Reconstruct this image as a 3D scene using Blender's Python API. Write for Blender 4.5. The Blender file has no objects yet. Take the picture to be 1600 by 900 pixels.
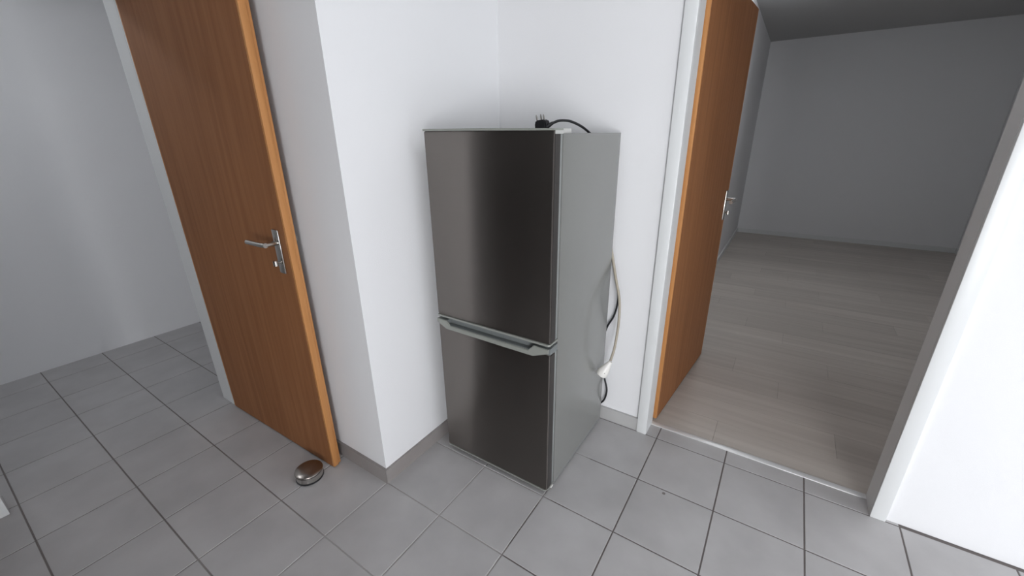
import bpy, bmesh, math, random
from mathutils import Vector, Matrix

random.seed(7)
S = bpy.context.scene
C = S.collection

# ------------------------------------------------------------------ camera
F_PX, PITCH, ROLL, YAW = 643.3235, 0.3573, -0.0136, 0.5853
CAM = Vector((1.4676, -1.774, 1.4182))
fw = Vector((-math.sin(YAW) * math.cos(PITCH), math.cos(YAW) * math.cos(PITCH), -math.sin(PITCH)))
rt = Vector((math.cos(YAW), math.sin(YAW), 0))
up = rt.cross(fw)
r2 = rt * math.cos(ROLL) + up * math.sin(ROLL)
u2 = -rt * math.sin(ROLL) + up * math.cos(ROLL)
cd = bpy.data.cameras.new('camera')
cam = bpy.data.objects.new('camera', cd)
C.objects.link(cam)
cam.matrix_world = Matrix(((r2.x, u2.x, -fw.x, CAM.x), (r2.y, u2.y, -fw.y, CAM.y), (r2.z, u2.z, -fw.z, CAM.z), (0, 0, 0, 1)))
cd.sensor_fit = 'HORIZONTAL'
cd.sensor_width = 36
cd.lens = F_PX * 36 / 1600
cd.clip_start = 0.02
S.camera = cam

# ------------------------------------------------------------------ world, lights, exposure
w = bpy.data.worlds.new('world')
S.world = w
w.use_nodes = True
w.node_tree.nodes['Background'].inputs[0].default_value = (0.80, 0.88, 1.0, 1)
w.node_tree.nodes['Background'].inputs[1].default_value = 1.0


def area(name, loc, direction, sx, sy, power, col):
    l = bpy.data.lights.new(name, 'AREA')
    l.shape = 'RECTANGLE'
    l.size, l.size_y, l.energy, l.color = sx, sy, power, col
    o = bpy.data.objects.new(name, l)
    C.objects.link(o)
    o.location = loc
    o.rotation_euler = Vector(direction).to_track_quat('-Z', 'Y').to_euler()
    return o


# unseen window added in the right wall, area light outside it for daylight
WX, WY0, WY1, WZ0, WZ1 = 3.8, -1.25, -0.15, 0.2, 1.7
area('added_window_light', (WX + 0.26, (WY0 + WY1) / 2, (WZ0 + WZ1) / 2), (-1, 0, 0), WY1 - WY0, WZ1 - WZ0, 20, (0.88, 0.94, 1.0))
# unseen glazed door added behind the camera, area light outside it as daylight
VX0, VX1, VY, VZ0, VZ1 = 2.4, 3.7, -3.7, 0.06, 1.75
area('added_rear_light', ((VX0 + VX1) / 2, VY - 0.26, (VZ0 + VZ1) / 2), (0, 1, 0), VX1 - VX0, VZ1 - VZ0, 146, (0.97, 0.98, 1.0))
S.view_settings.view_transform = 'Standard'
S.view_settings.look = 'None'
S.view_settings.gamma = 1
S.view_settings.use_curve_mapping = False
S.view_settings.exposure = -0.04


# ------------------------------------------------------------------ materials
def mat(name, col, rough=0.5, metal=0.0, noise=None, bump=None, spec=0.5, rand=0.0):
    """noise=(scale, amount, second colour), bump=(scale, strength, distance), rand: brightness change per object"""
    m = bpy.data.materials.new(name)
    m.use_nodes = True
    N, L = m.node_tree.nodes, m.node_tree.links
    b = N['Principled BSDF']
    b.inputs['Roughness'].default_value = rough
    b.inputs['Metallic'].default_value = metal
    b.inputs['Specular IOR Level'].default_value = spec
    tc = N.new('ShaderNodeNewGeometry')
    rgb = N.new('ShaderNodeRGB')
    rgb.outputs[0].default_value = (*col, 1)
    out = rgb.outputs[0]
    if noise:
        nz = N.new('ShaderNodeTexNoise')
        nz.inputs['Scale'].default_value = noise[0]
        nz.inputs['Detail'].default_value = 5
        L.new(tc.outputs['Position'], nz.inputs['Vector'])
        rp = N.new('ShaderNodeValToRGB')
        rp.color_ramp.elements[0].position = 0.35
        rp.color_ramp.elements[1].position = 0.68
        L.new(nz.outputs['Fac'], rp.inputs[0])
        mul = N.new('ShaderNodeMath')
        mul.operation = 'MULTIPLY'
        mul.inputs[1].default_value = noise[1]
        L.new(rp.outputs[0], mul.inputs[0])
        mx = N.new('ShaderNodeMix')
        mx.data_type = 'RGBA'
        mx.inputs['B'].default_value = (*noise[2], 1)
        L.new(mul.outputs[0], mx.inputs['Factor'])
        L.new(out, mx.inputs['A'])
        out = mx.outputs['Result']
    if rand:
        oi = N.new('ShaderNodeObjectInfo')
        mr = N.new('ShaderNodeMapRange')
        mr.inputs['To Min'].default_value = 1 - rand
        mr.inputs['To Max'].default_value = 1 + rand
        L.new(oi.outputs['Random'], mr.inputs['Value'])
        hs = N.new('ShaderNodeHueSaturation')
        L.new(mr.outputs[0], hs.inputs['Value'])
        L.new(out, hs.inputs['Color'])
        out = hs.outputs[0]
    L.new(out, b.inputs['Base Color'])
    if bump:
        nb = N.new('ShaderNodeTexNoise')
        nb.inputs['Scale'].default_value = bump[0]
        nb.inputs['Detail'].default_value = 3
        L.new(tc.outputs['Position'], nb.inputs['Vector'])
        bp = N.new('ShaderNodeBump')
        bp.inputs['Strength'].default_value = bump[1]
        bp.inputs['Distance'].default_value = bump[2]
        L.new(nb.outputs['Fac'], bp.inputs['Height'])
        L.new(bp.outputs[0], b.inputs['Normal'])
    return m


def wood(name, c1, c2, axis, rough=0.45, sc=1.0, rand=0.0):
    """grain running along axis (0 x, 1 y, 2 z)"""
    m = mat(name, c1, rough, rand=0, spec=0.3)
    N, L = m.node_tree.nodes, m.node_tree.links
    b = N['Principled BSDF']
    g = N.new('ShaderNodeNewGeometry')
    mp = N.new('ShaderNodeMapping')
    s = [38 * sc, 38 * sc, 38 * sc]
    s[axis] = 1.6 * sc
    mp.inputs['Scale'].default_value = s
    L.new(g.outputs['Position'], mp.inputs['Vector'])
    nz = N.new('ShaderNodeTexNoise')
    nz.inputs['Scale'].default_value = 1
    nz.inputs['Detail'].default_value = 6
    nz.inputs['Distortion'].default_value = 0.6
    L.new(mp.outputs[0], nz.inputs['Vector'])
    rp = N.new('ShaderNodeValToRGB')
    rp.color_ramp.elements[0].position = 0.3
    rp.color_ramp.elements[0].color = (*c1, 1)
    rp.color_ramp.elements[1].position = 0.72
    rp.color_ramp.elements[1].color = (*c2, 1)
    L.new(nz.outputs['Fac'], rp.inputs[0])
    out = rp.outputs[0]
    if rand:
        oi = N.new('ShaderNodeObjectInfo')
        mr = N.new('ShaderNodeMapRange')
        mr.inputs['To Min'].default_value = 1 - rand
        mr.inputs['To Max'].default_value = 1 + rand
        L.new(oi.outputs['Random'], mr.inputs['Value'])
        hs = N.new('ShaderNodeHueSaturation')
        L.new(mr.outputs[0], hs.inputs['Value'])
        L.new(out, hs.inputs['Color'])
        out = hs.outputs[0]
    L.new(out, b.inputs['Base Color'])
    return m


def steel(name, col, rough, aniso, rot):
    m = mat(name, col, rough, 1.0)
    N, L = m.node_tree.nodes, m.node_tree.links
    b = N['Principled BSDF']
    tg = N.new('ShaderNodeTangent')
    tg.direction_type = 'UV_MAP'
    tg.uv_map = 'UVMap'
    L.new(tg.outputs[0], b.inputs['Tangent'])
    b.inputs['Anisotropic'].default_value = aniso
    b.inputs['Anisotropic Rotation'].default_value = rot
    # horizontal brushing: fine streaks in the roughness
    g = N.new('ShaderNodeNewGeometry')
    mp = N.new('ShaderNodeMapping')
    mp.inputs['Scale'].default_value = (6, 6, 900)
    L.new(g.outputs['Position'], mp.inputs['Vector'])
    nz = N.new('ShaderNodeTexNoise')
    nz.inputs['Scale'].default_value = 1
    L.new(mp.outputs[0], nz.inputs['Vector'])
    mr = N.new('ShaderNodeMapRange')
    mr.inputs['To Min'].default_value = rough * 0.85
    mr.inputs['To Max'].default_value = rough * 1.15
    L.new(nz.outputs['Fac'], mr.inputs['Value'])
    L.new(mr.outputs[0], b.inputs['Roughness'])
    return m


M = {
    'wall': mat('white_plaster', (0.80, 0.80, 0.81), 0.85, bump=(330, 0.35, 0.0012), spec=0.2),
    'ceiling': mat('ceiling_paint', (0.5, 0.5, 0.5), 0.9, spec=0.2),
    'tile': mat('grey_tile', (0.43, 0.418, 0.418), 0.42, noise=(5.5, 0.8, (0.51, 0.497, 0.497)), bump=(60, 0.05, 0.001), rand=0.03),
    'grout': mat('grout', (0.13, 0.115, 0.11), 0.95),
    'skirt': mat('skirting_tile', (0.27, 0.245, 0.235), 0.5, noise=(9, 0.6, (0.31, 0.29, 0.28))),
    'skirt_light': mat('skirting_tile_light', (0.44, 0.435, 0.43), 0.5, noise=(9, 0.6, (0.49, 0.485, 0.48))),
    'stain': mat('floor_stain', (0.20, 0.18, 0.17), 0.8),
    'joint': mat('dark_joint', (0.06, 0.05, 0.045), 0.9),
    'frame': mat('white_frame_paint', (0.72, 0.73, 0.73), 0.35),
    'beech_z': wood('beech_veneer', (0.235, 0.094, 0.034), (0.315, 0.135, 0.054), 2, 0.6),
    'beech_edge': wood('beech_edge', (0.46, 0.20, 0.065), (0.56, 0.27, 0.10), 2),
    'laminate': wood('laminate_floor', (0.455, 0.41, 0.37), (0.555, 0.51, 0.465), 0, 0.4, 0.5, 0.07),
    'seam': mat('laminate_seam', (0.16, 0.13, 0.11), 0.9),
    'steel': steel('brushed_steel', (0.245, 0.222, 0.206), 0.40, 1.0, 0.25),
    'cabinet': mat('silver_grey_paint', (0.213, 0.216, 0.205), 0.2, 0.0, noise=(3, 0.3, (0.232, 0.235, 0.223)), bump=(500, 0.03, 0.0004)),
    'plastic': mat('light_grey_plastic', (0.27, 0.28, 0.255), 0.4),
    'recess': mat('grip_recess_plastic', (0.19, 0.205, 0.205), 0.45),
    'liner': mat('pale_door_liner', (0.25, 0.262, 0.255), 0.5),
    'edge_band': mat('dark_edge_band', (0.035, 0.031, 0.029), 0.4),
    'bracket': mat('pale_bracket', (0.48, 0.48, 0.46), 0.35),
    'white_plastic': mat('white_plastic', (0.80, 0.78, 0.74), 0.35),
    'beige': mat('beige_cable', (0.36, 0.32, 0.255), 0.5),
    'black': mat('black_rubber', (0.012, 0.012, 0.014), 0.45),
    'pin': mat('nickel_pin', (0.36, 0.34, 0.32), 0.35, 1.0),
    'chrome': mat('satin_nickel', (0.55, 0.53, 0.50), 0.22, 1.0),
    'stop_top': mat('brushed_nickel_cap', (0.36, 0.325, 0.30), 0.27, 1.0),
    'added_wardrobe': wood('dark_walnut', (0.012, 0.007, 0.005), (0.02, 0.012, 0.009), 2, 0.6),
    'alu': mat('aluminium_strip', (0.80, 0.80, 0.80), 0.4, 0.3),
}
# the grout is worn dark on the walked lines towards the hall door, paler elsewhere
_N, _L = M['grout'].node_tree.nodes, M['grout'].node_tree.links
_p, _x, _z, _r = _N.new('ShaderNodeNewGeometry'), _N.new('ShaderNodeSeparateXYZ'), _N.new('ShaderNodeTexNoise'), _N.new('ShaderNodeValToRGB')
_a, _d = _N.new('ShaderNodeMath'), _N.new('ShaderNodeMath')
_L.new(_p.outputs['Position'], _x.inputs[0])
_L.new(_p.outputs['Position'], _z.inputs['Vector'])
_z.inputs['Scale'].default_value = 4.0
_a.operation = 'MULTIPLY'
_a.inputs[1].default_value = 0.9
_L.new(_z.outputs['Fac'], _a.inputs[0])
_d.operation = 'ADD'
_L.new(_a.outputs[0], _d.inputs[0])
_L.new(_x.outputs['X'], _d.inputs[1])
_e = _r.color_ramp.elements
_e[0].position, _e[0].color = 0.35, (0.20, 0.18, 0.172, 1)
_e[1].position, _e[1].color = 0.62, (0.40, 0.38, 0.37, 1)
_q = _e.new(0.95)
_q.color = (0.38, 0.36, 0.35, 1)
_q = _e.new(1.0)
_q.color = (0.155, 0.135, 0.13, 1)
_s = _N.new('ShaderNodeMapRange')
_s.inputs['From Min'].default_value = -0.3
_s.inputs['From Max'].default_value = 1.35
_L.new(_d.outputs[0], _s.inputs['Value'])
_L.new(_s.outputs[0], _r.inputs[0])
_L.new(_r.outputs[0], _N['Principled BSDF'].inputs['Base Color'])
gm = bpy.data.materials.new('window_glass')
gm.use_nodes = True
_n, _l = gm.node_tree.nodes, gm.node_tree.links
_n.remove(_n['Principled BSDF'])
_t, _g, _m = _n.new('ShaderNodeBsdfTransparent'), _n.new('ShaderNodeBsdfGlossy'), _n.new('ShaderNodeMixShader')
_g.inputs['Roughness'].default_value = 0.02
_m.inputs[0].default_value = 0.06
_l.new(_t.outputs[0], _m.inputs[1])
_l.new(_g.outputs[0], _m.inputs[2])
_l.new(_m.outputs[0], _n['Material Output'].inputs[0])
M['glass'] = gm


# ------------------------------------------------------------------ mesh helpers (all in world coordinates)
def box(bm, x0, x1, y0, y1, z0, z1, bevel=0.0, seg=2):
    vs = [bm.verts.new(p) for p in ((x0, y0, z0), (x1, y0, z0), (x1, y1, z0), (x0, y1, z0), (x0, y0, z1), (x1, y0, z1), (x1, y1, z1), (x0, y1, z1))]
    fs = [bm.faces.new([vs[i] for i in f]) for f in ((3, 2, 1, 0), (4, 5, 6, 7), (0, 1, 5, 4), (1, 2, 6, 5), (2, 3, 7, 6), (3, 0, 4, 7))]
    if bevel:
        es = list({e for f in fs for e in f.edges})
        bmesh.ops.bevel(bm, geom=es, offset=bevel, segments=seg, affect='EDGES', profile=0.5)
    return vs


def prism(bm, pts, fn0, fn1):
    """polygon pts (a, b) swept from fn0(a, b) to fn1(a, b)"""
    a = [bm.verts.new(fn0(*p)) for p in pts]
    b = [bm.verts.new(fn1(*p)) for p in pts]
    n = len(pts)
    bm.faces.new(a)
    bm.faces.new(list(reversed(b)))
    for i in range(n):
        bm.faces.new((a[i], b[i], b[(i + 1) % n], a[(i + 1) % n]))
    bmesh.ops.recalc_face_normals(bm, faces=bm.faces)


def lathe(bm, prof, base, axis=(0, 0, 1), n=32):
    """prof: (radius, height) pairs turned about axis at base"""
    q = Vector((0, 0, 1)).rotation_difference(Vector(axis).normalized())
    base = Vector(base)
    rings = []
    for r, h in prof:
        if r < 1e-6:
            rings.append([bm.verts.new(base + q @ Vector((0, 0, h)))])
        else:
            rings.append([bm.verts.new(base + q @ Vector((r * math.cos(2 * math.pi * k / n), r * math.sin(2 * math.pi * k / n), h))) for k in range(n)])
    for a, b in zip(rings, rings[1:]):
        for k in range(n):
            k2 = (k + 1) % n
            if len(a) == 1 and len(b) == 1:
                continue
            if len(a) == 1:
                bm.faces.new((a[0], b[k], b[k2]))
            elif len(b) == 1:
                bm.faces.new((a[k], a[k2], b[0]))
            else:
                bm.faces.new((a[k], a[k2], b[k2], b[k]))
    bmesh.ops.recalc_face_normals(bm, faces=bm.faces)


def spline(pts, step=10):
    P = [Vector(p) for p in pts]
    P = [2 * P[0] - P[1]] + P + [2 * P[-1] - P[-2]]
    out = []
    for i in range(1, len(P) - 2):
        p0, p1, p2, p3 = P[i - 1:i + 3]
        for k in range(step):
            t = k / step
            out.append(0.5 * (2 * p1 + (p2 - p0) * t + (2 * p0 - 5 * p1 + 4 * p2 - p3) * t * t + (3 * p1 - p0 - 3 * p2 + p3) * t ** 3))
    out.append(P[-2])
    return out


def tube(bm, pts, r, n=12, smooth=True, step=10):
    P = spline(pts, step) if smooth else [Vector(p) for p in pts]
    t0 = (P[1] - P[0]).normalized()
    ref = t0.orthogonal().normalized()
    prev = t0
    rings = []
    for i, c in enumerate(P):
        t = (P[min(i + 1, len(P) - 1)] - P[max(i - 1, 0)]).normalized()
        ref = prev.rotation_difference(t) @ ref
        prev = t
        b = t.cross(ref)
        rr = r(i / (len(P) - 1)) if callable(r) else r
        rings.append([bm.verts.new(c + rr * (math.cos(2 * math.pi * k / n) * ref + math.sin(2 * math.pi * k / n) * b)) for k in range(n)])
    for a, b in zip(rings, rings[1:]):
        for k in range(n):
            bm.faces.new((a[k], a[(k + 1) % n], b[(k + 1) % n], b[k]))
    bm.faces.new(list(reversed(rings[0])))
    bm.faces.new(rings[-1])
    bmesh.ops.recalc_face_normals(bm, faces=bm.faces)


BASE = {}


def obj(name, bm, m, parent=None, smooth=False, uv=False):
    if parent is not None:
        org = BASE[parent.name]
    else:
        xs = [v.co for v in bm.verts]
        org = Vector(((min(v.x for v in xs) + max(v.x for v in xs)) / 2, (min(v.y for v in xs) + max(v.y for v in xs)) / 2, min(v.z for v in xs)))
    if uv:
        lay = bm.loops.layers.uv.new('UVMap')
        for f in bm.faces:
            for lp in f.loops:
                lp[lay].uv = (lp.vert.co.x + lp.vert.co.y * 0.3, lp.vert.co.z)
    bmesh.ops.translate(bm, verts=bm.verts, vec=-org)
    me = bpy.data.meshes.new(name)
    bm.to_mesh(me)
    bm.free()
    me.materials.append(m)
    if smooth:
        me.shade_smooth()
        me.set_sharp_from_angle(angle=math.radians(35))
    o = bpy.data.objects.new(name, me)
    C.objects.link(o)
    if parent is not None:
        o.parent = parent
    else:
        o.location = org
    BASE[o.name] = org
    return o


def thing(name, loc):
    o = bpy.data.objects.new(name, None)
    o.empty_display_size = 0.1
    C.objects.link(o)
    o.location = loc
    BASE[o.name] = Vector(loc)
    return o


def tag(o, label, cat, group=None, kind=None):
    o['label'] = label
    o['category'] = cat
    if group:
        o['group'] = group
    if kind:
        o['kind'] = kind
    return o


def boxes(name, lst, m, parent=None, bevel=0.0, uv=False):
    bm = bmesh.new()
    for b in lst:
        box(bm, *b, bevel=bevel)
    return obj(name, bm, m, parent, smooth=bool(bevel), uv=uv)


# ------------------------------------------------------------------ the setting
X0 = 0.234            # bright left wall beside the fridge
YC = -0.916           # its outer corner
XW = -0.95            # far left wall with the open doorway
XR, YR, ZC = WX, VY, 2.5
DX0, DX1, DZ = 1.0936, 1.965, 2.02     # doorway in the back wall
LY0, LY1 = -1.86, -1.01                 # doorway in the far left wall
HX0, HX1, HY = 0.93, 3.3, 5.2          # hall behind the back wall

tag(boxes('wall_back', [(X0, DX0 - 0.02, 0, 0.10, 0, ZC), (DX1 + 0.02, XR + 0.2, 0, 0.10, 0, ZC), (DX0 - 0.02, DX1 + 0.02, 0, 0.10, DZ + 0.02, ZC)], M['wall']),
    'white plaster wall behind the fridge, with the doorway to the hall', 'wall', kind='structure')
tag(boxes('wall_left', [(XW - 0.12, X0, YC, 0.10, 0, ZC)], M['wall']),
    'white plaster wall to the left of the fridge with a projecting corner', 'wall', kind='structure')
tag(boxes('wall_far_left', [(XW - 0.12, XW, YR, LY0 - 0.02, 0, ZC), (XW - 0.12, XW, LY1 + 0.02, YC, 0, ZC), (XW - 0.12, XW, LY0 - 0.02, LY1 + 0.02, DZ + 0.02, ZC)], M['wall']),
    'white wall holding the open doorway beside the left wooden door', 'wall', kind='structure')
tag(boxes('wall_right', [(XR, XR + 0.2, YR, WY0, 0, ZC), (XR, XR + 0.2, WY1, 0, 0, ZC), (XR, XR + 0.2, WY0, WY1, 0, WZ0), (XR, XR + 0.2, WY0, WY1, WZ1, ZC)], M['wall']),
    'white wall with the added window, right of the picture', 'wall', kind='structure')
tag(boxes('wall_rear', [(XW - 0.12, VX0, YR - 0.2, YR, 0, ZC), (VX1, XR + 0.2, YR - 0.2, YR, 0, ZC), (VX0, VX1, YR - 0.2, YR, 0, VZ0), (VX0, VX1, YR - 0.2, YR, VZ1, ZC)], M['wall']),
    'white wall with an added window behind the camera', 'wall', kind='structure')
tag(boxes('ceiling', [(-2.5, XR + 0.2, YR - 0.1, HY + 0.1, ZC, ZC + 0.1)], M['ceiling']),
    'white ceiling above the room', 'ceiling', kind='structure')
tag(boxes('wall_hall_left', [(HX0 - 0.1, HX0, 0.10, HY, 0, ZC)], M['wall']),
    'pale hall wall behind the open right-hand door', 'wall', kind='structure')
tag(boxes('wall_hall_right', [(HX1, HX1 + 0.1, 0.10, HY, 0, ZC)], M['wall']),
    'pale hall wall on the right beyond the doorway', 'wall', kind='structure')
tag(boxes('wall_hall_end', [(HX0 - 0.1, HX1 + 0.1, HY, HY + 0.1, 0, ZC)], M['wall']),
    'pale wall at the far end of the hall', 'wall', kind='structure')
tag(boxes('wall_next_room', [(-2.5, -2.4, YR, 0.1, 0, ZC), (-2.4, XW - 0.12, 0.0, 0.1, 0, ZC), (-2.4, XW - 0.12, YR - 0.1, YR, 0, ZC)], M['wall']),
    'pale walls of the room through the left doorway', 'wall', kind='structure')

def window(name, p0, ax, L, WZ0, WZ1, label):
    """two-pane window from corner p0 along ax (0 x, 1 y), thickness along the other axis"""
    root = tag(thing(name, (p0[0] + (L / 2 if ax == 0 else 0), p0[1] + (L / 2 if ax == 1 else 0), WZ0)), label, 'window', kind='structure')

    def b(a0, a1, t0, t1, z0, z1):
        return (p0[0] + a0, p0[0] + a1, p0[1] + t0, p0[1] + t1, z0, z1) if ax == 0 else (p0[0] + t0, p0[0] + t1, p0[1] + a0, p0[1] + a1, z0, z1)
    for r in ((0, 0.05, WZ0, WZ1), (L - 0.05, L, WZ0, WZ1), (L / 2 - 0.035, L / 2 + 0.035, WZ0 + 0.05, WZ1 - 0.05), (0.05, L - 0.05, WZ0, WZ0 + 0.05), (0.05, L - 0.05, WZ1 - 0.05, WZ1)):
        boxes('window_frame', [b(r[0], r[1], -0.03, 0.03, r[2], r[3])], M['frame'], root)
    for a0, a1 in ((0.05, L / 2 - 0.035), (L / 2 + 0.035, L - 0.05)):
        boxes('pane', [b(a0, a1, -0.003, 0.003, WZ0 + 0.05, WZ1 - 0.05)], M['glass'], root)


window('added_window_1', (XR + 0.11, WY0), 1, WY1 - WY0, WZ0, WZ1, 'added unseen white framed two-pane window in the right wall, for light')  # both windows are added out of view to light the room
window('added_window_2', (VX0, YR - 0.11), 0, VX1 - VX0, VZ0, VZ1, 'added unseen white framed two-pane glazed door behind the camera, for light')

# tiled floor: slab of grout, each tile a piece of its own
T, TX, TY = 0.3031, 1.1463, -0.3159
floor = boxes('floor', [(-2.5, XR + 0.2, YR - 0.1, 0.088, -0.06, -0.0018)], M['grout'])
tag(floor, 'grey square-tiled floor of the room', 'floor', kind='structure')
G = 0.0026


def tile_mesh(y1):
    bm = bmesh.new()
    box(bm, G, T - G, G, y1, -0.012, 0.0)
    es = [e for e in bm.edges if all(v.co.z > -0.001 for v in e.verts)]
    bmesh.ops.bevel(bm, geom=es, offset=0.0012, segments=1, affect='EDGES')
    me = bpy.data.meshes.new('tile')
    bm.to_mesh(me)
    bm.free()
    me.materials.append(M['tile'])
    return me


full_tile = tile_mesh(T - G)
cut_tile = tile_mesh(0.086 - (TY + T))
for i in range(-12, 10):
    for j in range(-11, 2):
        x, y = TX + i * T, TY + j * T
        if x + T < -2.4 or x > XR or y + T < YR or (x > 2.2 and y < -2.2):
            continue
        if x + T < X0 and y > YC:                       # under the left wall block
            if x + T > XW - 0.12 or y > 0:
                continue
        if j == 1 and (x + T < DX0 or x > DX1):          # under the back wall
            continue
        o = bpy.data.objects.new('tile', cut_tile if j == 1 else full_tile)
        C.objects.link(o)
        o.parent = floor
        o.location = Vector((x, y, 0)) - BASE['floor']

bm = bmesh.new()
lathe(bm, [(0, 0.0004), (0.006, 0.0003), (0.007, 0.0)], (1.2626, -0.3352, 0.0), n=9)
obj('stain', bm, M['stain'], floor)

# hall floor of laminate planks
hall = boxes('floor_hall', [(HX0, HX1, 0.098, HY, -0.06, -0.004)], M['seam'])
tag(hall, 'pale grey-brown laminate floor of the hall beyond the door', 'floor', kind='structure')
PW, y, k = 0.192, 0.1, 0
while y < HY:
    y1 = min(y + PW, HY)
    cuts = [HX0] + [HX0 + (0.45, 0.95, 0.2, 0.7)[k % 4] + 1.2 * q for q in range(2)] + [HX1]
    for a, b in zip(cuts, cuts[1:]):
        boxes('plank', [(a + 0.0006, b - 0.0006, y + 0.0006, y1 - 0.0006, -0.004, 0.0)], M['laminate'], hall)
    y, k = y1, k + 1

tag(boxes('trim_threshold', [(DX0 - 0.0, DX1, 0.076, 0.106, 0.0, 0.004)], M['alu'], bevel=0.0015),
    'thin metal threshold strip between tiles and laminate in the doorway', 'threshold', kind='structure')

# tile skirting
SH, ST = 0.072, 0.011
bm = bmesh.new()
prism(bm, [(X0, YC), (X0, -0.002), (X0 + ST, -0.002), (X0 + ST, YC - ST)], lambda a, b: (a, b, 0), lambda a, b: (a, b, SH))
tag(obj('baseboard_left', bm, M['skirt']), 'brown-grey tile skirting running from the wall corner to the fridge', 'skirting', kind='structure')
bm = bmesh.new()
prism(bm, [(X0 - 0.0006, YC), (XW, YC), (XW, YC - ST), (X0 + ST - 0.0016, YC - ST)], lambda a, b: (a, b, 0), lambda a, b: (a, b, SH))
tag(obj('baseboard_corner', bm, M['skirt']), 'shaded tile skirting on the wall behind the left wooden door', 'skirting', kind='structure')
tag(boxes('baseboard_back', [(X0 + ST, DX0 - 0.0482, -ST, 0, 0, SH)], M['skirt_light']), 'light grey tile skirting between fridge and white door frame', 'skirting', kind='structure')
tag(boxes('baseboard_hall_left', [(HX0, HX0 + 0.012, 0.2, HY, 0, 0.06)], M['frame']), 'pale skirting along the left wall of the hall', 'skirting', kind='structure')
tag(boxes('baseboard_hall_right', [(HX1 - 0.012, HX1, 0.2, HY, 0, 0.06)], M['frame']), 'pale skirting along the right wall of the hall', 'skirting', kind='structure')
tag(boxes('baseboard_hall_end', [(HX0 + 0.012, HX1 - 0.012, HY - 0.012, HY, 0, 0.06)], M['frame']), 'pale skirting along the end wall of the hall', 'skirting', kind='structure')

# frame of the doorway in the back wall
CW = 0.048
fr = tag(thing('trim_door_frame', ((DX0 + DX1) / 2, 0.04, 0)), 'white painted door frame right of the fridge', 'door frame', kind='structure')
boxes('casing', [(DX0 - CW, DX0, -0.018, 0, 0, DZ + CW)], M['frame'], fr, bevel=0.003)
boxes('casing', [(DX1, DX1 + CW, -0.018, 0, 0, DZ + CW)], M['frame'], fr, bevel=0.003)
boxes('casing', [(DX0, DX1, -0.018, 0, DZ, DZ + CW)], M['frame'], fr, bevel=0.003)
boxes('jamb', [(DX0 - 0.02, DX0, 0, 0.10, 0, DZ)], M['frame'], fr)
boxes('jamb', [(DX1, DX1 + 0.02, 0, 0.10, 0, DZ)], M['frame'], fr)
boxes('jamb', [(DX0 - 0.02, DX1 + 0.02, 0, 0.10, DZ, DZ + 0.02)], M['frame'], fr)
# frame of the doorway in the far left wall
fl = tag(thing('trim_left_frame', (XW, (LY0 + LY1) / 2, 0)), 'white painted frame of the open doorway at the far left', 'door frame', kind='structure')
boxes('casing', [(XW, XW + 0.018, LY1, LY1 + 0.06, 0, DZ + 0.06)], M['frame'], fl, bevel=0.003)
boxes('casing', [(XW, XW + 0.018, LY0 - 0.06, LY0, 0, DZ + 0.06)], M['frame'], fl, bevel=0.003)
boxes('casing', [(XW, XW + 0.018, LY0, LY1, DZ, DZ + 0.06)], M['frame'], fl, bevel=0.003)
boxes('jamb', [(XW - 0.12, XW, LY1, LY1 + 0.02, 0, DZ)], M['frame'], fl)
boxes('jamb', [(XW - 0.12, XW, LY0 - 0.02, LY0, 0, DZ)], M['frame'], fl)
boxes('jamb', [(XW - 0.12, XW, LY0 - 0.02, LY1 + 0.02, DZ, DZ + 0.02)], M['frame'], fl)


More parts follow.
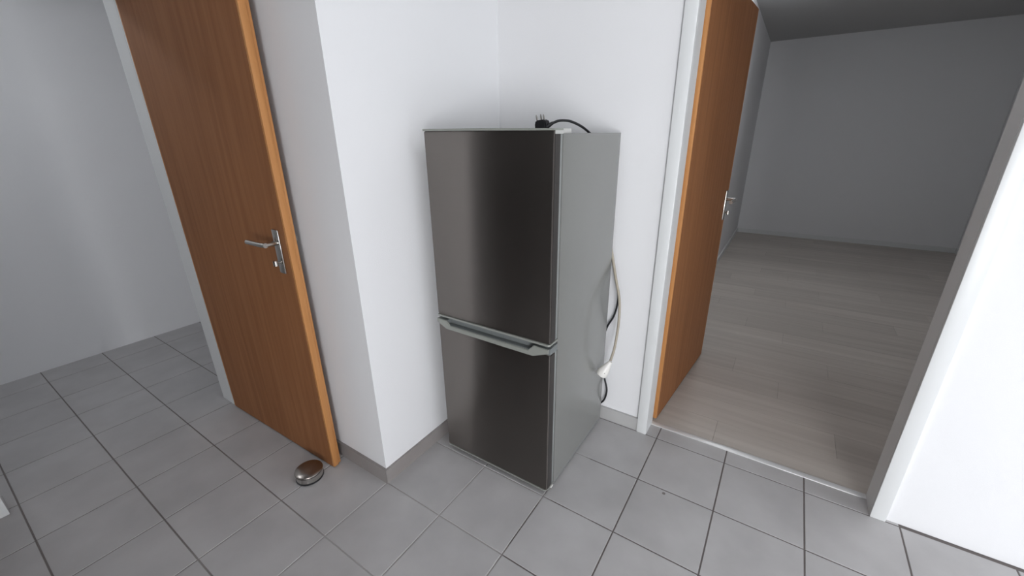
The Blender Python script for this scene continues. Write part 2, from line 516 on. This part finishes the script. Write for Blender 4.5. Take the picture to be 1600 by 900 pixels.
# ------------------------------------------------------------------ wooden doors
def door(name, hinge, tip, thick_dir, label, z0=0.008, back_out=0.052):
    """leaf from hinge to tip (front face line), thickness towards thick_dir; parts built in world space"""
    h, t = Vector((*hinge, 0)), Vector((*tip, 0))
    d = (t - h).normalized()
    n = Vector((-d.y, d.x, 0)) * thick_dir          # into the leaf
    L = (t - h).length
    root = tag(thing(name, (h.x, h.y, 0)), label, 'door', kind='structure')
    H = 2.0

    def slab(nm, a0, a1, n0, n1, zz0, zz1, m, par, bev=0.0):
        b = bmesh.new()
        box(b, a0, a1, n0, n1, zz0, zz1, bevel=bev)
        for v in b.verts:
            c = v.co.copy()
            p = h + d * c.x + n * c.y
            v.co = (p.x, p.y, c.z)
        bmesh.ops.recalc_face_normals(b, faces=b.faces)
        return obj(nm, b, m, par, smooth=bool(bev))
    slab('leaf', 0.012, L - 0.012, 0.0, 0.040, z0, H, M['beech_z'], root)
    slab('edge_strip', 0.0, 0.0118, 0.0005, 0.0395, z0, H, M['beech_edge'], root, 0.002)
    slab('edge_strip', L - 0.0118, L, 0.0005, 0.0255, z0, H, M['beech_edge'], root, 0.002)      # rebated closing edge
    slab('edge_strip', L - 0.0118, L - 0.007, 0.0265, 0.0395, z0, H, M['beech_edge'], root, 0.001)
    a = L - 0.062
    for s, face, out in ((-1, 0.0, 0.052), (1, 0.040, back_out)):
        def q(x, o, z):
            p = h + d * x + n * (face + s * o)
            return (p.x, p.y, z)
        lo, hi = sorted((face, face + s * 0.008))
        pl = slab('handle_plate', a - 0.019, a + 0.019, lo, hi, 0.93, 1.10, M['chrome'], root, 0.003)
        b = bmesh.new()
        tube(b, [q(a, 0.006, 1.05), q(a, out, 1.05)], 0.009, smooth=False)
        tube(b, [q(a + 0.008, out, 1.05), q(a - 0.03, out + 0.003, 1.05), q(a - 0.115, out + 0.002, 1.05)], 0.0095)
        obj('lever', b, M['chrome'], root, smooth=True)
        b = bmesh.new()
        tube(b, [q(a, 0.006, 0.975), q(a, out * 0.5, 0.975)], 0.0035, smooth=False)
        tube(b, [q(a, out * 0.5, 0.965), q(a, out * 0.5, 0.985)], 0.009, smooth=False)
        obj('key', b, M['chrome'], root, smooth=True)
    for z in (0.25, 1.75):
        b = bmesh.new()
        p = h + n * 0.047 - d * 0.004
        lathe(b, [(0, 0), (0.008, 0), (0.008, 0.10), (0, 0.10)], (p.x, p.y, z), n=12)
        obj('hinge', b, M['chrome'], root, smooth=True)
    return root


# left leaf: stands open in front of the shaded wall;  right leaf: opened into the hall
door('door_1', (XW + 0.03, -1.016), (-0.030, -0.998), 1, 'beech-coloured wooden door standing open against the wall at left', back_out=0.022)
door('door_2', (1.106, 0.125), (1.176, 0.985), 1, 'beech-coloured wooden door opened into the hall at right')

# ------------------------------------------------------------------ fridge
FX0, FX1, FY, FB = 0.322, 0.857, -0.614, -0.034
fg = tag(thing('refrigerator', ((FX0 + FX1) / 2, (FY + FB) / 2, 0)), 'two-door fridge freezer with brushed steel doors and grey sides in the corner', 'fridge')
YD, YL = -0.573, -0.556        # steel skin ends, liner ends
# the top is sunk between a front band and two side rims
boxes('cabinet', [(FX0, FX1, YL + 0.004, FB, 0.016, 1.403), (FX0, FX1, YL + 0.004, -0.37, 1.403, 1.419), (FX0, FX0 + 0.012, -0.37, FB, 1.403, 1.419), (FX1 - 0.012, FX1, -0.37, FB, 1.403, 1.419)], M['cabinet'], fg)
# upper door
ud = boxes('door', [(FX0, FX1, FY, YD, 0.711, 1.428)], M['steel'], fg, bevel=0.005, uv=True)
for v in ud.data.vertices:                      # the top edge rises slightly to the left
    if v.co.z > 1.41:
        v.co.z += 0.0048 * (FX1 - (v.co.x + (FX0 + FX1) / 2)) / (FX1 - FX0)
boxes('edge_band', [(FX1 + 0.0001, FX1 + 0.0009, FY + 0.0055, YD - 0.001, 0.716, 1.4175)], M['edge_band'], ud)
boxes('hinge_bracket', [(FX1 + 0.0001, FX1 + 0.0015, FY + 0.005, YL, 1.418, 1.4282)], M['bracket'], ud)
boxes('door_liner', [(FX0 + 0.001, FX1 - 0.001, YD + 0.0003, YL, 0.713, 1.423)], M['liner'], ud, bevel=0.002)
bm = bmesh.new()
prism(bm, [(FX0 - 0.002, 1.433), (FX0 - 0.002, 1.440), (0.60, 1.4385), (FX1 + 0.001, 1.4335), (FX1 + 0.001, 1.4283)],
      lambda a, b: (a, FY - 0.002, b), lambda a, b: (a, YL, b))
obj('top_cap', bm, M['plastic'], ud)
bm = bmesh.new()
prism(bm, [(FX0 - 0.001, FY + 0.003), (FX0 + 0.004, FY - 0.004), (FX1 - 0.006, FY - 0.004), (FX1 + 0.001, FY + 0.003), (FX1 + 0.001, YL), (FX0 - 0.001, YL)],
      lambda a, b: (a, b, 0.7035), lambda a, b: (a, b, 0.7107))
obj('bottom_trim', bm, M['plastic'], ud)
# lower door
ld = boxes('door', [(FX0, FX1, FY, YD, 0.030, 0.667)], M['steel'], fg, bevel=0.005, uv=True)
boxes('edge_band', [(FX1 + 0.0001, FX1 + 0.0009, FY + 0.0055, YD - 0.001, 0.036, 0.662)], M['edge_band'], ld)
boxes('door_liner', [(FX0 + 0.001, FX1 - 0.001, YD + 0.0003, YL, 0.032, 0.6665)], M['liner'], ld, bevel=0.002)
bm = bmesh.new()
prism(bm, [(FX0 - 0.001, YL), (FX0 - 0.001, FY + 0.004), (FX0 + 0.003, FY - 0.001), (FX1 - 0.012, FY - 0.001), (FX1, FY + 0.013), (FX1, YL)],
      lambda a, b: (a, b, 0.0245), lambda a, b: (a, b, 0.0297))
obj('bottom_trim', bm, M['plastic'], ld)
# moulded grip along the top of the lower door
bm = bmesh.new()
YP = FY - 0.007
lip = [(FX0 - 0.002, 0.692), (FX0 - 0.002, 0.676), (0.366, 0.652), (0.789, 0.6495), (FX1 - 0.003, 0.676), (FX1 - 0.003, 0.692), (0.793, 0.694), (0.769, 0.669), (0.388, 0.671), (0.370, 0.690)]
prism(bm, lip, lambda a, b: (a, YP, b), lambda a, b: (a, FY + 0.0, b))
bmesh.ops.bevel(bm, geom=[e for e in bm.edges if all(abs(v.co.y - YP) < 1e-4 for v in e.verts)], offset=0.002, segments=2, affect='EDGES')
gp = obj('grip', bm, M['plastic'], ld, smooth=True)
bm = bmesh.new()
box(bm, FX0 - 0.001, 0.371, FY + 0.0003, YL, 0.6675, 0.691)
box(bm, 0.792, FX1 + 0.001, FY + 0.004, YL, 0.6675, 0.692)
box(bm, 0.371, 0.792, FY + 0.022, YL, 0.6675, 0.694)
box(bm, 0.371, 0.792, FY + 0.0003, FY + 0.022, 0.6675, 0.6705)
obj('grip_recess', bm, M['recess'], ld)
# hinge cover, hinge pin, kick plate, feet
bm = bmesh.new()
box(bm, FX1 - 0.075, FX1 + 0.0, YL + 0.001, -0.497, 1.4195, 1.4335, bevel=0.002)
hc = obj('hinge_cover', bm, M['bracket'], fg, smooth=True)
boxes('kick_plate', [(FX0 + 0.01, FX1 - 0.004, YL - 0.004, YL + 0.0035, 0.004, 0.0205)], M['liner'], fg)
bm = bmesh.new()
box(bm, FX1 - 0.03, FX1 + 0.001, YL - 0.018, YL - 0.0045, 0.012, 0.0205)
obj('lower_hinge', bm, M['white_plastic'], fg)
for fx in (FX0 + 0.05, FX1 - 0.03):
    for fy in (-0.53, -0.165):
        b = bmesh.new()
        lathe(b, [(0, 0), (0.017, 0), (0.019, 0.004), (0.015, 0.0155), (0, 0.0155)], (fx, fy, 0.0002), n=20)
        obj('foot', b, M['black'], fg, smooth=True)

# ------------------------------------------------------------------ black power cord with plug on the fridge
PB = Vector((0.709, -0.43, 1.4197))
cord = tag(thing('power_cord', PB), 'black power cord with three-pin plug lying on top of the fridge', 'power cord')
bm = bmesh.new()
prof = [(-0.017, 0), (0.016, 0), (0.021, 0.006), (0.023, 0.036), (0.015, 0.045), (-0.017, 0.042), (-0.022, 0.032), (-0.020, 0.010)]
prism(bm, prof, lambda a, b: (PB.x + a, PB.y - 0.012, PB.z + b), lambda a, b: (PB.x + a + 0.004, PB.y + 0.014, PB.z + b))
bmesh.ops.bevel(bm, geom=bm.edges[:], offset=0.003, segments=2, affect='EDGES')
obj('plug_body', bm, M['black'], cord, smooth=True)
for a, b, l in ((-0.016, 0.0, 0.020), (-0.002, 0.006, 0.022), (0.013, -0.002, 0.021)):
    bm = bmesh.new()
    st = Vector((PB.x + a, PB.y + b, PB.z + 0.038))
    tube(bm, [st, st + Vector((-0.005, 0, l + 0.002))], lambda t: 0.0031 if t < 0.9 else 0.002, n=10, smooth=True)
    obj('pin', bm, M['pin'], cord, smooth=True)
bm = bmesh.new()
tube(bm, [PB + Vector((0.017, 0.002, 0.020)), PB + Vector((0.040, 0.010, 0.034))], lambda t: 0.009 - 0.004 * t, smooth=True)
obj('strain_relief', bm, M['black'], cord, smooth=True)
bm = bmesh.new()
tube(bm, [PB + Vector((0.036, 0.009, 0.032)), (0.757, -0.39, 1.4605), (0.771, -0.35, 1.4605), (0.783, -0.32, 1.4537), (0.793, -0.28, 1.4415), (0.801, -0.25, 1.428), (0.806, -0.21, 1.4125), (0.806, -0.15, 1.4085), (0.80, -0.06, 1.4085), (0.801, -0.022, 1.395), (0.806, -0.015, 1.34),
          (0.815, -0.015, 1.20), (0.835, -0.015, 1.0), (0.852, -0.018, 0.89), (0.880, -0.022, 0.79), (0.8985, -0.024, 0.70), (0.886, -0.022, 0.61), (0.852, -0.017, 0.53), (0.830, -0.015, 0.42),
          (0.842, -0.016, 0.31), (0.864, -0.024, 0.25), (0.880, -0.026, 0.19), (0.868, -0.020, 0.125), (0.838, -0.017, 0.085), (0.79, -0.02, 0.05)], 0.0045, step=8)
obj('cable', bm, M['black'], cord, smooth=True)

# ------------------------------------------------------------------ beige extension lead with white coupling
K = Vector((0.917, -0.122, 0.412))
ext = tag(thing('extension_lead', (0.89, -0.13, 0.34)), 'beige extension lead with white socket hanging beside the fridge back', 'extension lead')
bm = bmesh.new()
tube(bm, [(0.835, -0.018, 0.98), (0.853, -0.022, 0.905), (0.886, -0.042, 0.80), (0.918, -0.064, 0.706), (0.930, -0.085, 0.605), (0.928, -0.106, 0.49), tuple(K + Vector((0.002, 0, 0.01)))], 0.006)
obj('cable', bm, M['beige'], ext, smooth=True)
bm = bmesh.new()
ax = Vector((-0.42, -0.24, -0.86)).normalized()
lathe(bm, [(r * 1.15, h * 1.2) for r, h in ((0, -0.004), (0.0075, -0.004), (0.0085, 0.0), (0.014, 0.018), (0.0215, 0.040), (0.0225, 0.044), (0.0225, 0.062), (0.021, 0.064), (0.0185, 0.064), (0.0185, 0.060), (0, 0.060))], K, ax, 28)
sk = obj('socket', bm, M['white_plastic'], ext, smooth=True)
bm = bmesh.new()
side = Vector((0.45, -0.89, 0.0)).normalized()
lathe(bm, [(0, 0.0), (0.003, 0.0), (0.003, 0.0255), (0, 0.0258)], K + ax * 0.052, side, 10)
obj('screw', bm, M['joint'], sk)

# ------------------------------------------------------------------ round metal door stop on the floor
DS = Vector((-0.083, -1.084, 0.0))
ds = tag(thing('door_stop', DS), 'round brushed metal door stop on the floor by the left door', 'door stop')
bm = bmesh.new()
lathe(bm, [(r * 1.22, z * 1.22) for r, z in ((0, 0), (0.046, 0), (0.047, 0.002), (0.047, 0.006), (0.045, 0.007), (0, 0.007))], DS + Vector((0, 0, 0.0002)), n=48)
obj('rubber_base', bm, M['black'], ds, smooth=True)
bm = bmesh.new()
lathe(bm, [(r * 1.22, z * 1.22) for r, z in ((0, 0.0072), (0.0455, 0.0072), (0.0455, 0.026), (0, 0.026))], DS, n=48)
obj('body', bm, M['chrome'], ds, smooth=True)
bm = bmesh.new()
lathe(bm, [(r * 1.22, z * 1.22) for r, z in ((0, 0.0262), (0.0440, 0.0262), (0.0440, 0.029), (0, 0.029))], DS, n=48)
obj('rubber_ring', bm, M['black'], ds, smooth=True)
bm = bmesh.new()
lathe(bm, [(r * 1.22, z * 1.22) for r, z in ((0, 0.0292), (0.0465, 0.0292), (0.0475, 0.031), (0.0465, 0.034), (0.040, 0.0375), (0.025, 0.0405), (0.010, 0.042), (0, 0.0422))], DS, n=48)
obj('cap', bm, M['stop_top'], ds, smooth=True)

# ------------------------------------------------------------------ behind the camera: dark wardrobes added for their reflection in the steel
def added_wardrobe(x0, x1, y0, y1, front_x, label):
    """plain tall cupboard, added out of view; doors on the +x side if front_x else on the +y side"""
    o = tag(thing('added_wardrobe', ((x0 + x1) / 2, (y0 + y1) / 2, 0)), label, 'added_wardrobe', 'added dark wardrobes behind the camera')
    boxes('carcass', [(x0, x1, y0, y1, 0, 2.2)], M['added_wardrobe'], o)
    a0, a1 = (y0, y1) if front_x else (x0, x1)
    st = (a1 - a0) / 3
    for k in range(3):
        p, q = a0 + k * st + 0.003, a0 + (k + 1) * st - 0.003
        if front_x:
            dd = boxes('wardrobe_door', [(x1 + 0.0005, x1 + 0.02, p, q, 0.06, 2.18)], M['added_wardrobe'], o, bevel=0.002)
            boxes('pull', [(x1 + 0.0205, x1 + 0.04, p + 0.03, p + 0.045, 1.0, 1.15)], M['joint'], dd, bevel=0.002)
        else:
            dd = boxes('wardrobe_door', [(p, q, y1 + 0.0005, y1 + 0.02, 0.06, 2.18)], M['added_wardrobe'], o, bevel=0.002)
            boxes('pull', [(p + 0.03, p + 0.045, y1 + 0.0205, y1 + 0.04, 1.0, 1.15)], M['joint'], dd, bevel=0.002)


added_wardrobe(XW + 0.005, XW + 0.55, -3.12, -2.20, True, 'tall dark brown cupboard added unseen on the far left wall, to be mirrored in the fridge doors')
added_wardrobe(XW + 0.005, 1.2, YR + 0.005, -3.18, False, 'wide dark brown cupboard added unseen on the wall behind the camera, for the reflection')


# unseen ceiling lamps added to light the fridge room, hall and left-hand room
def lamp(loc, power, label):
    o = tag(thing('added_ceiling_lamp', loc), label, 'lamp')
    b = bmesh.new()
    lathe(b, [(0, 0), (0.15, 0), (0.15, -0.02), (0, -0.02)], loc, n=32)
    obj('base', b, M['frame'], o, smooth=True)
    b = bmesh.new()
    lathe(b, [(0.14, -0.0205), (0.135, -0.05), (0.09, -0.075), (0, -0.085)], loc, n=32)
    m = bpy.data.materials.get('lamp_shade_' + str(power))
    m = mat('lamp_shade_' + str(power), (0.9, 0.9, 0.9), 0.4)
    m.node_tree.nodes['Principled BSDF'].inputs['Emission Color'].default_value = (0.92, 0.96, 1.0, 1)
    m.node_tree.nodes['Principled BSDF'].inputs['Emission Strength'].default_value = power
    obj('shade', b, m, o, smooth=True)


lamp((1.55, -1.15, ZC), 26, 'added unseen round white lamp on the ceiling of the fridge room')
lamp((1.12, 2.35, ZC), 52, 'added unseen round white lamp on the hall ceiling')
lamp((-1.75, -1.9, ZC), 30, 'added unseen round white lamp on the ceiling of the room through the left doorway')
